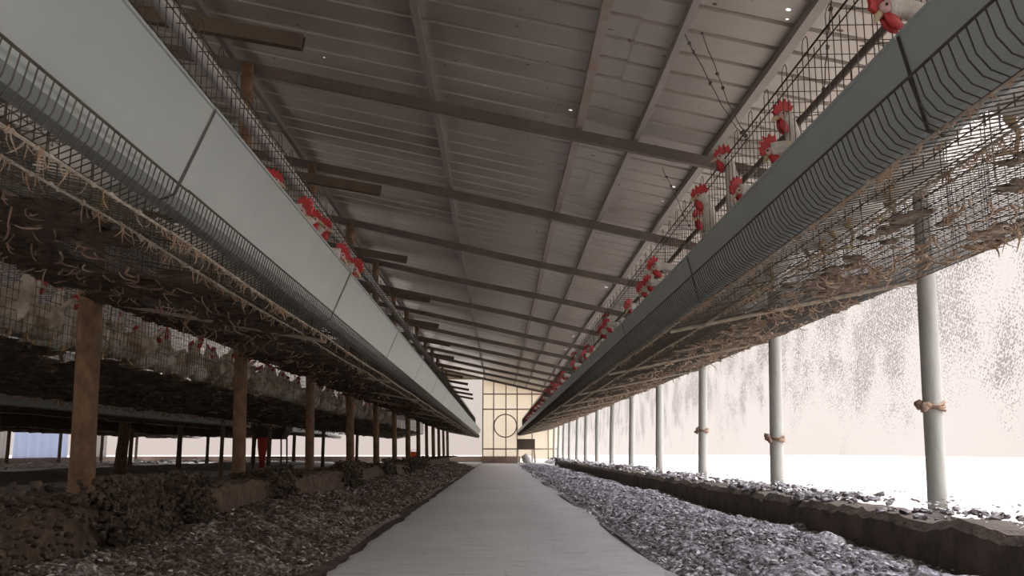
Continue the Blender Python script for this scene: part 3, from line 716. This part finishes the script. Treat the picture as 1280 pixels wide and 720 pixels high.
def scatter(name, fn, cnt, m, label, sd, smin, smax, flat=.6, ymax=24, cat='litter'):
    mb = MB(); r_ = random.Random(sd)
    for i in range(cnt):
        y = 1.2 * (ymax / 1.2) ** r_.random(); x, z = fn(r_, y)
        s = r_.uniform(smin, smax) * (1 + y * .04)
        mb.clod((x, y, z + s * .2), s, (1, r_.uniform(.6, 1.3), flat), r_)
    o = mb.build(name, m); tag(o, label, cat, kind='stuff')
def onR(r_, y): t = r_.random(); return .64 + t * .90, hR(t, y) + .01
def onL(r_, y): t = r_.random() ; return -.68 - t * .64, hL(t, y) + .01
scatter('dung_clods', onR, 9000, M['clodR'], 'loose grey dung clods on the right litter', 21, .003, .012)
scatter('dung_clods', onL, 9000, M['clodL'], 'loose brown dung clods on the left litter', 22, .003, .011)
# curb-top muck
def muck_on(x0, x1, z, cnt, m, label, sd, s0, s1, heaps, ymax=30):
    mb = MB(); r_ = random.Random(sd)
    for i in range(cnt):
        y = 1.3 * (ymax / 1.3) ** r_.random()
        a = max(0, noise.noise((y * heaps, sd, 0)) + .25)
        if r_.random() > a * 1.6: continue
        s = r_.uniform(s0, s1) * (1 + y * .02) * (.6 + a)
        x = x0 + (x1 - x0) * r_.random()
        mb.clod((x, y, z + s * .2 + a * r_.random() * .06), s, (1, 1.2, .7), r_)
    o = mb.build('dry_muck', m); tag(o, label, 'muck', kind='stuff')
muck_on(-1.31, -1.62, .25, 9500, M['kerbmuck'], 'dry muck heaped on top of the left kerb', 31, .006, .015, .9)
muck_on(1.54, 1.95, .175, 2600, M['clodR'], 'dry muck and dust lying on top of the right kerb', 32, .008, .026, 1.1)
# muck cascading over the left kerb face
mb = MB(); r_ = random.Random(40)
for yc, w, n_ in ((3.35, .32, 2600), (4.0, .24, 700), (5.6, .34, 700), (8.2, .5, 600), (11, .6, 500), (2.4, 1.6, 500), (15, 2.5, 900)):
    for i in range(n_):
        y = r_.gauss(yc, w * .4); t = r_.random(); x = -1.31 + .10 * t + r_.uniform(-.02, .02); z = .30 * (1 - t ** 1.2) + .03
        mb.clod((x, y, z), r_.uniform(.005, .014) * (1 + yc * .05), (1, 1, .8), r_)
tag(mb.build('muck_heap', M['kerbmuck']), 'dark muck spilled over the face of the left kerb', 'muck', kind='stuff')
# soil heaps under the left rows
def heap(x0, x1, zf, m, label, sd, y0=2.0, y1=Z_END - .3):
    mb = MB(); ys = list(np.geomspace(y0, y1, 150)); nx = 22; vs = []
    for y in ys:
        for i in range(nx + 1):
            t = i / nx; x = x0 + (x1 - x0) * t
            vs.append((x, y, -.03 + math.sin(math.pi * t) ** .6 * (zf * (.6 + .6 * noise.noise((x * 1.4, y * 1.1, sd))) + .03 * noise.fractal((x * 7, y * 7, sd), .8, 2, 3))))
    w = nx + 1; mb.add(vs, [(j * w + i, (j + 1) * w + i, (j + 1) * w + i + 1, j * w + i + 1) for j in range(len(ys) - 1) for i in range(nx)])
    tag(mb.build('manure_heap', m), label, 'manure', kind='stuff')
heap(-4.7, -1.5, .16, M['litL'], 'dark manure heap under the nearest pair of left rows', 4, 2., 26)
heap(-9.9, -6.1, .13, M['litL'], 'dark manure heap under the farther pair of left rows', 5, 6)
heap(-13.7, -11.5, .12, M['paleheap'], 'daylit-pale feather-strewn manure heap near the far left side', 6, 8)
heap(1.74, 2.19, .19, M['clodR'], 'dusty soil bank behind the right kerb', 7, 1.0)
# feathers
def feathers(label, fn, cnt, sd, ymax=24, s=(.004, .012)):
    mb = MB(); r_ = random.Random(sd)
    for i in range(cnt):
        y = 1.2 * (ymax / 1.2) ** r_.random(); x, z = fn(r_, y); a = r_.random() * 6.28; q = r_.uniform(*s) * (1 + y * .06)
        d = Vector((math.cos(a), math.sin(a), r_.uniform(-.2, .5))) * q; sd_ = Vector((-math.sin(a), math.cos(a), r_.uniform(-.3, .3))) * q * .32
        c = Vector((x, y, z + .012)); up = Vector((0, 0, q * .15))
        sd_ = sd_ * r_.uniform(.9, 2.2); vs = [c - d, c - d * .3 + sd_ + up, c + d * .5 + sd_ * .8 + up, c + d, c + d * .5 - sd_ * .8 + up * .3, c - d * .3 - sd_]
        dn = Vector((0, 0, -.0012)); mb.add(vs + [v + dn for v in vs], [(0, 1, 2, 3, 4, 5), (11, 10, 9, 8, 7, 6)])
    tag(mb.build('loose_feathers', M['feather']), label, 'feathers', kind='stuff')
feathers('small white feathers strewn over the right litter', onR, 1100, 51)
feathers('small white feathers strewn over the left litter', onL, 900, 52)
feathers('white feather fluff along the right edge of the walkway', lambda r_, y: (.66 + r_.gauss(0, .035), .005), 2600, 53, s=(.003, .010))
feathers('white feathers and lime on top of the right kerb', lambda r_, y: (r_.uniform(1.55, 2.1), .185 + .03 * r_.random()), 1500, 54)
feathers('white feathers strewn over the far left aisles', lambda r_, y: (r_.uniform(-13.4, -9), .08), 1600, 55, 34, (.02, .05))

# hanging fluff and strings under the cage floors
def hang(label, side, fl, xs, cnt, m, sd, r=(.0015, .0035), ln=(.02, .09), ymin=1.2, ymax=26, xo=0, curl=1., fan=.5):
    mb = MB(); r_ = random.Random(sd)
    for i in range(cnt):
        y = ymin * (ymax / ymin) ** r_.random(); cl = noise.noise((y * 3, sd, 0))
        if r_.random() > (.55 + cl) * min(1, y / 3.2): continue
        if isinstance(xs, tuple): x = xs[0] + (xs[1] - xs[0]) * r_.random()
        else: x = r_.choice(xs) + r_.uniform(-.006, .006)
        z = fl(x) - .012; l_ = r_.uniform(*ln) * (1 + .6 * max(0, cl)) ; g = (1 + y * .045)
        a = r_.random() * 6.28; b = r_.uniform(-1, 1) * curl; p = Vector((x, y, z)); d = Vector((math.cos(a) * fan, math.sin(a) * fan, -1)).normalized(); pts = [p.copy()]
        for q in range(5):
            p = p + d * l_ / 5; pts.append(p.copy()); d = (d + Vector((math.sin(a) * b, math.cos(a) * b, r_.uniform(-.25, .45) * abs(curl))) * .7).normalized()
        r0 = r_.uniform(*r) * g
        mb.tube([(xo + side * v.x, v.y, v.z) for v in pts], [r0, r0 * 1.1, r0, r0 * .9, r0 * .7, r0 * .3], 4)
    tag(mb.build('hanging_fluff', m), label, 'fluff', kind='stuff')
def crust(label, side, fl, xs, cnt, m, sd, s=(.015, .05), thr=.1, ymin=1.2, ymax=30, xo=0):
    mb = MB(); r_ = random.Random(sd)
    for i in range(cnt):
        y = ymin * (ymax / ymin) ** r_.random(); x = xs[0] + (xs[1] - xs[0]) * r_.random() ** .8
        if noise.noise((x * 2.5, y * 1.6, sd)) + .35 * noise.noise((x * 9, y * 7, sd)) < thr: continue
        q = r_.uniform(*s) * (1 + y * .03)
        mb.clod((xo + side * x, y, fl(x) - .008), q, (1, 1.7, .28), r_)
    tag(mb.build('dung_crust', m), label, 'dung', kind='stuff')
rodR = [.80, 1.0]; rodL = [.765, .885]
hang('pale dusty fluff hanging from the front rods of the right cages', 1, flR, rodR, 3200, M['hang'], 61, (.0006, .0014), (.008, .04), curl=.9)
hang('tan curly strings hanging under the right cage floor', 1, flR, (1.25, 2.0), 1700, M['hang'], 62, (.0015, .0038), (.03, .085), curl=1.5, fan=1.1)
hang('pale dusty fluff hanging from the front rods of the left cages', -1, flL, rodL, 1900, M['hang'], 63, (.0006, .0014), (.008, .05), curl=.9, fan=.25)
hang('brown strings and twigs hanging under the left cage floor', -1, flL, (1.05, 1.83), 1500, M['hangD'], 64, (.0013, .0035), (.03, .09), curl=1.3, fan=1.)
hang('brown strings hanging under the second left row', -1, flL, (.78, 1.9), 1600, M['hangD'], 65, (.003, .006), (.03, .10), 5, 30, xo=-3.7 - .0, curl=1.)
crust('pale dung crust stuck under the right cage floor', 1, flR, (1.1, 2.04), 6500, M['crustR'], 71, (.008, .028), thr=.10)
crust('dark dung crust stuck under the left cage floor', -1, flL, (.98, 1.82), 6500, M['crustL'], 72, (.02, .055), .02)
crust('dark dung crust under the second left row', 1, lambda x: flL(x) - .04, (.80, 1.82), 6500, M['crustL'], 73, (.03, .07), -.25, 4, 34, xo=-4.78)
crust('dark dung crust under the third left row', -1, flL, (.80, 1.82), 4500, M['crustL'], 74, (.05, .10), -.3, 8, 34, xo=-5.45)
crust('dark dung crust under the fourth left row', 1, flL, (.80, 1.82), 4500, M['crustL'], 75, (.06, .13), -.35, 10, 34, xo=-10.3)
crust('dark dung crust under the fifth left row', -1, flL, (.80, 1.82), 4500, M['crustL'], 76, (.06, .13), -.35, 14, 34, xo=-11.0)

# ------------------------------------------------------------------ small far things
def cart():
    root = empty('feed_cart', (-5.45, 22.5, 0)); tag(root, 'dark metal feed cart on thin legs far down the left aisle', 'cart')
    mb = MB(); mb.rings([[(-.28, -.30, .70), (.28, -.30, .70), (.28, .30, .70), (-.28, .30, .70)], [(-.42, -.38, .92), (.42, -.38, .92), (.42, .38, .92), (-.42, .38, .92)], [(-.42, -.38, 1.14), (.42, -.38, 1.14), (.42, .38, 1.14), (-.42, .38, 1.14)]]); mb.build('hopper', M['steel'], root)
    for x in (-.30, .30):
        for y in (-.3, .3): mb = MB(); mb.tube([(x, y, .74), (x * 1.1, y, 0)], .022, 6); mb.build('leg', M['steel'], root)
    for y in (-.3, .3): mb = MB(); mb.tube([(-.32, y, .28), (.32, y, .28)], .015, 6); mb.build('crossbar', M['steel'], root)
    mb = MB(); rg = []
    for z, r in ((.74, .13), (.55, .12), (.3, .085), (.02, .05)): rg.append([(-.12 + r * math.cos(a), -.34 + r * .7 * math.sin(a), z) for a in np.linspace(0, 2 * PI, 11)[:-1]])
    mb.rings(rg); o = mb.build('red_chute', M['red'], root, True); tag(o, 'faded red cloth chute under the hopper')
cart()
def bucket():
    root = empty('orange_bucket', (-2.95, 33.0, .10)); tag(root, 'small bright orange bucket at the far end beyond the left kerb', 'bucket')
    mb = MB(); rg = []
    for r, z in ((.12, 0), (.16, .28), (.17, .28), (.17, .30), (.15, .30), (.11, .02)): rg.append([(r * math.cos(a), r * math.sin(a), z) for a in np.linspace(0, 2 * PI, 17)[:-1]])
    mb.rings(rg); mb.build('pail', M['orange'], root, True)
    mb = MB(); mb.tube([(.165 * math.cos(a), 0, .27 + .10 * math.sin(a)) for a in np.linspace(0, PI, 11)], .006, 5); mb.build('handle', M['steel'], root)
bucket()
def stand():
    root = empty('wooden_stand', (1.0, 34.6, 0)); tag(root, 'brown box stand with pinkish legs before the far end wall', 'stand')
    mb = MB(); mb.box((-.30, -.2, .48), (.36, .2, .86)); mb.build('box', M['stub'], root)
    for x in (-.27, .33):
        for y in (-.17, .17): mb = MB(); mb.tube([(x, y, .48), (x * 1.12, y, 0)], .03, 6); o = mb.build('leg', M['brick'], root)
stand()
mb = MB(); mb.clod((0, 0, .12), .22, (1, .8, .9), random.Random(2)); o = mb.build('white_sack', M['feather'], smooth=True); o.location = (1.0, 33.6, 0); tag(o, 'small bright white sack on the floor before the brown stand', 'sack')

# ------------------------------------------------------------------ light
w = bpy.data.worlds.new('World'); S.world = w; w.use_nodes = True; nt = w.node_tree; N = nt.nodes; K = nt.links
bg = N['Background']; tc = N.new('ShaderNodeTexCoord'); sp = N.new('ShaderNodeSeparateXYZ'); K.new(tc.outputs['Generated'], sp.inputs[0])
r = N.new('ShaderNodeValToRGB'); K.new(sp.outputs['Z'], r.inputs[0]); e = r.color_ramp.elements
e[0].position = .0; e[0].color = (.88, .76, .70, 1); e[1].position = .30; e[1].color = (.90, .80, .75, 1)
x = e.new(.75); x.color = (.80, .86, 1.0, 1)
K.new(r.outputs[0], bg.inputs['Color'])
mr = N.new('ShaderNodeMapRange'); mr.interpolation_type = 'SMOOTHSTEP'; K.new(sp.outputs['Z'], mr.inputs[0]); mr.inputs[1].default_value = .28; mr.inputs[2].default_value = .75; mr.inputs[3].default_value = .60; mr.inputs[4].default_value = 2.8
# brighter hazy sky on the sun's side
mb_ = N.new('ShaderNodeMapRange'); mb_.interpolation_type = 'SMOOTHSTEP'; K.new(sp.outputs['X'], mb_.inputs[0]); mb_.inputs[1].default_value = -.1; mb_.inputs[2].default_value = .9; mb_.inputs[3].default_value = 0; mb_.inputs[4].default_value = 5.0
el = N.new('ShaderNodeMapRange'); el.interpolation_type = 'SMOOTHSTEP'; K.new(sp.outputs['Z'], el.inputs[0]); el.inputs[1].default_value = .22; el.inputs[2].default_value = .62; el.inputs[3].default_value = 0.0; el.inputs[4].default_value = 1.0
ml = N.new('ShaderNodeMath'); ml.operation = 'MULTIPLY'; K.new(mb_.outputs[0], ml.inputs[0]); K.new(el.outputs[0], ml.inputs[1])
ad = N.new('ShaderNodeMath'); ad.operation = 'ADD'; K.new(mr.outputs[0], ad.inputs[0]); K.new(ml.outputs[0], ad.inputs[1]); K.new(ad.outputs[0], bg.inputs['Strength'])
sun = bpy.data.lights.new('Sun', 'SUN'); sun.energy = 2.4; sun.angle = math.radians(3); sun.color = (1, .93, .85)
so = bpy.data.objects.new('Sun', sun); COL.objects.link(so)
d = Vector((-.55, .18, -1.0)); so.rotation_euler = d.to_track_quat('-Z', 'Y').to_euler()

cam = bpy.data.cameras.new('Camera'); co = bpy.data.objects.new('Camera', cam); COL.objects.link(co); S.camera = co
cam.sensor_width = 36; cam.lens = 1150 / 1280 * 36; cam.clip_start = .02; cam.clip_end = 300
co.location = (0, 0, CH); co.rotation_euler = (math.radians(90 + 10.05), 0, -math.radians(.85))
S.view_settings.view_transform = 'Standard'; S.view_settings.look = 'None'; S.view_settings.gamma = 1; S.view_settings.use_curve_mapping = False
S.view_settings.exposure = 0.42
S.cycles.max_bounces = 10; S.cycles.diffuse_bounces = 6; S.cycles.glossy_bounces = 4; S.cycles.transparent_max_bounces = 16
S.cycles.use_denoising = True
S.cycles.sample_clamp_indirect = 8
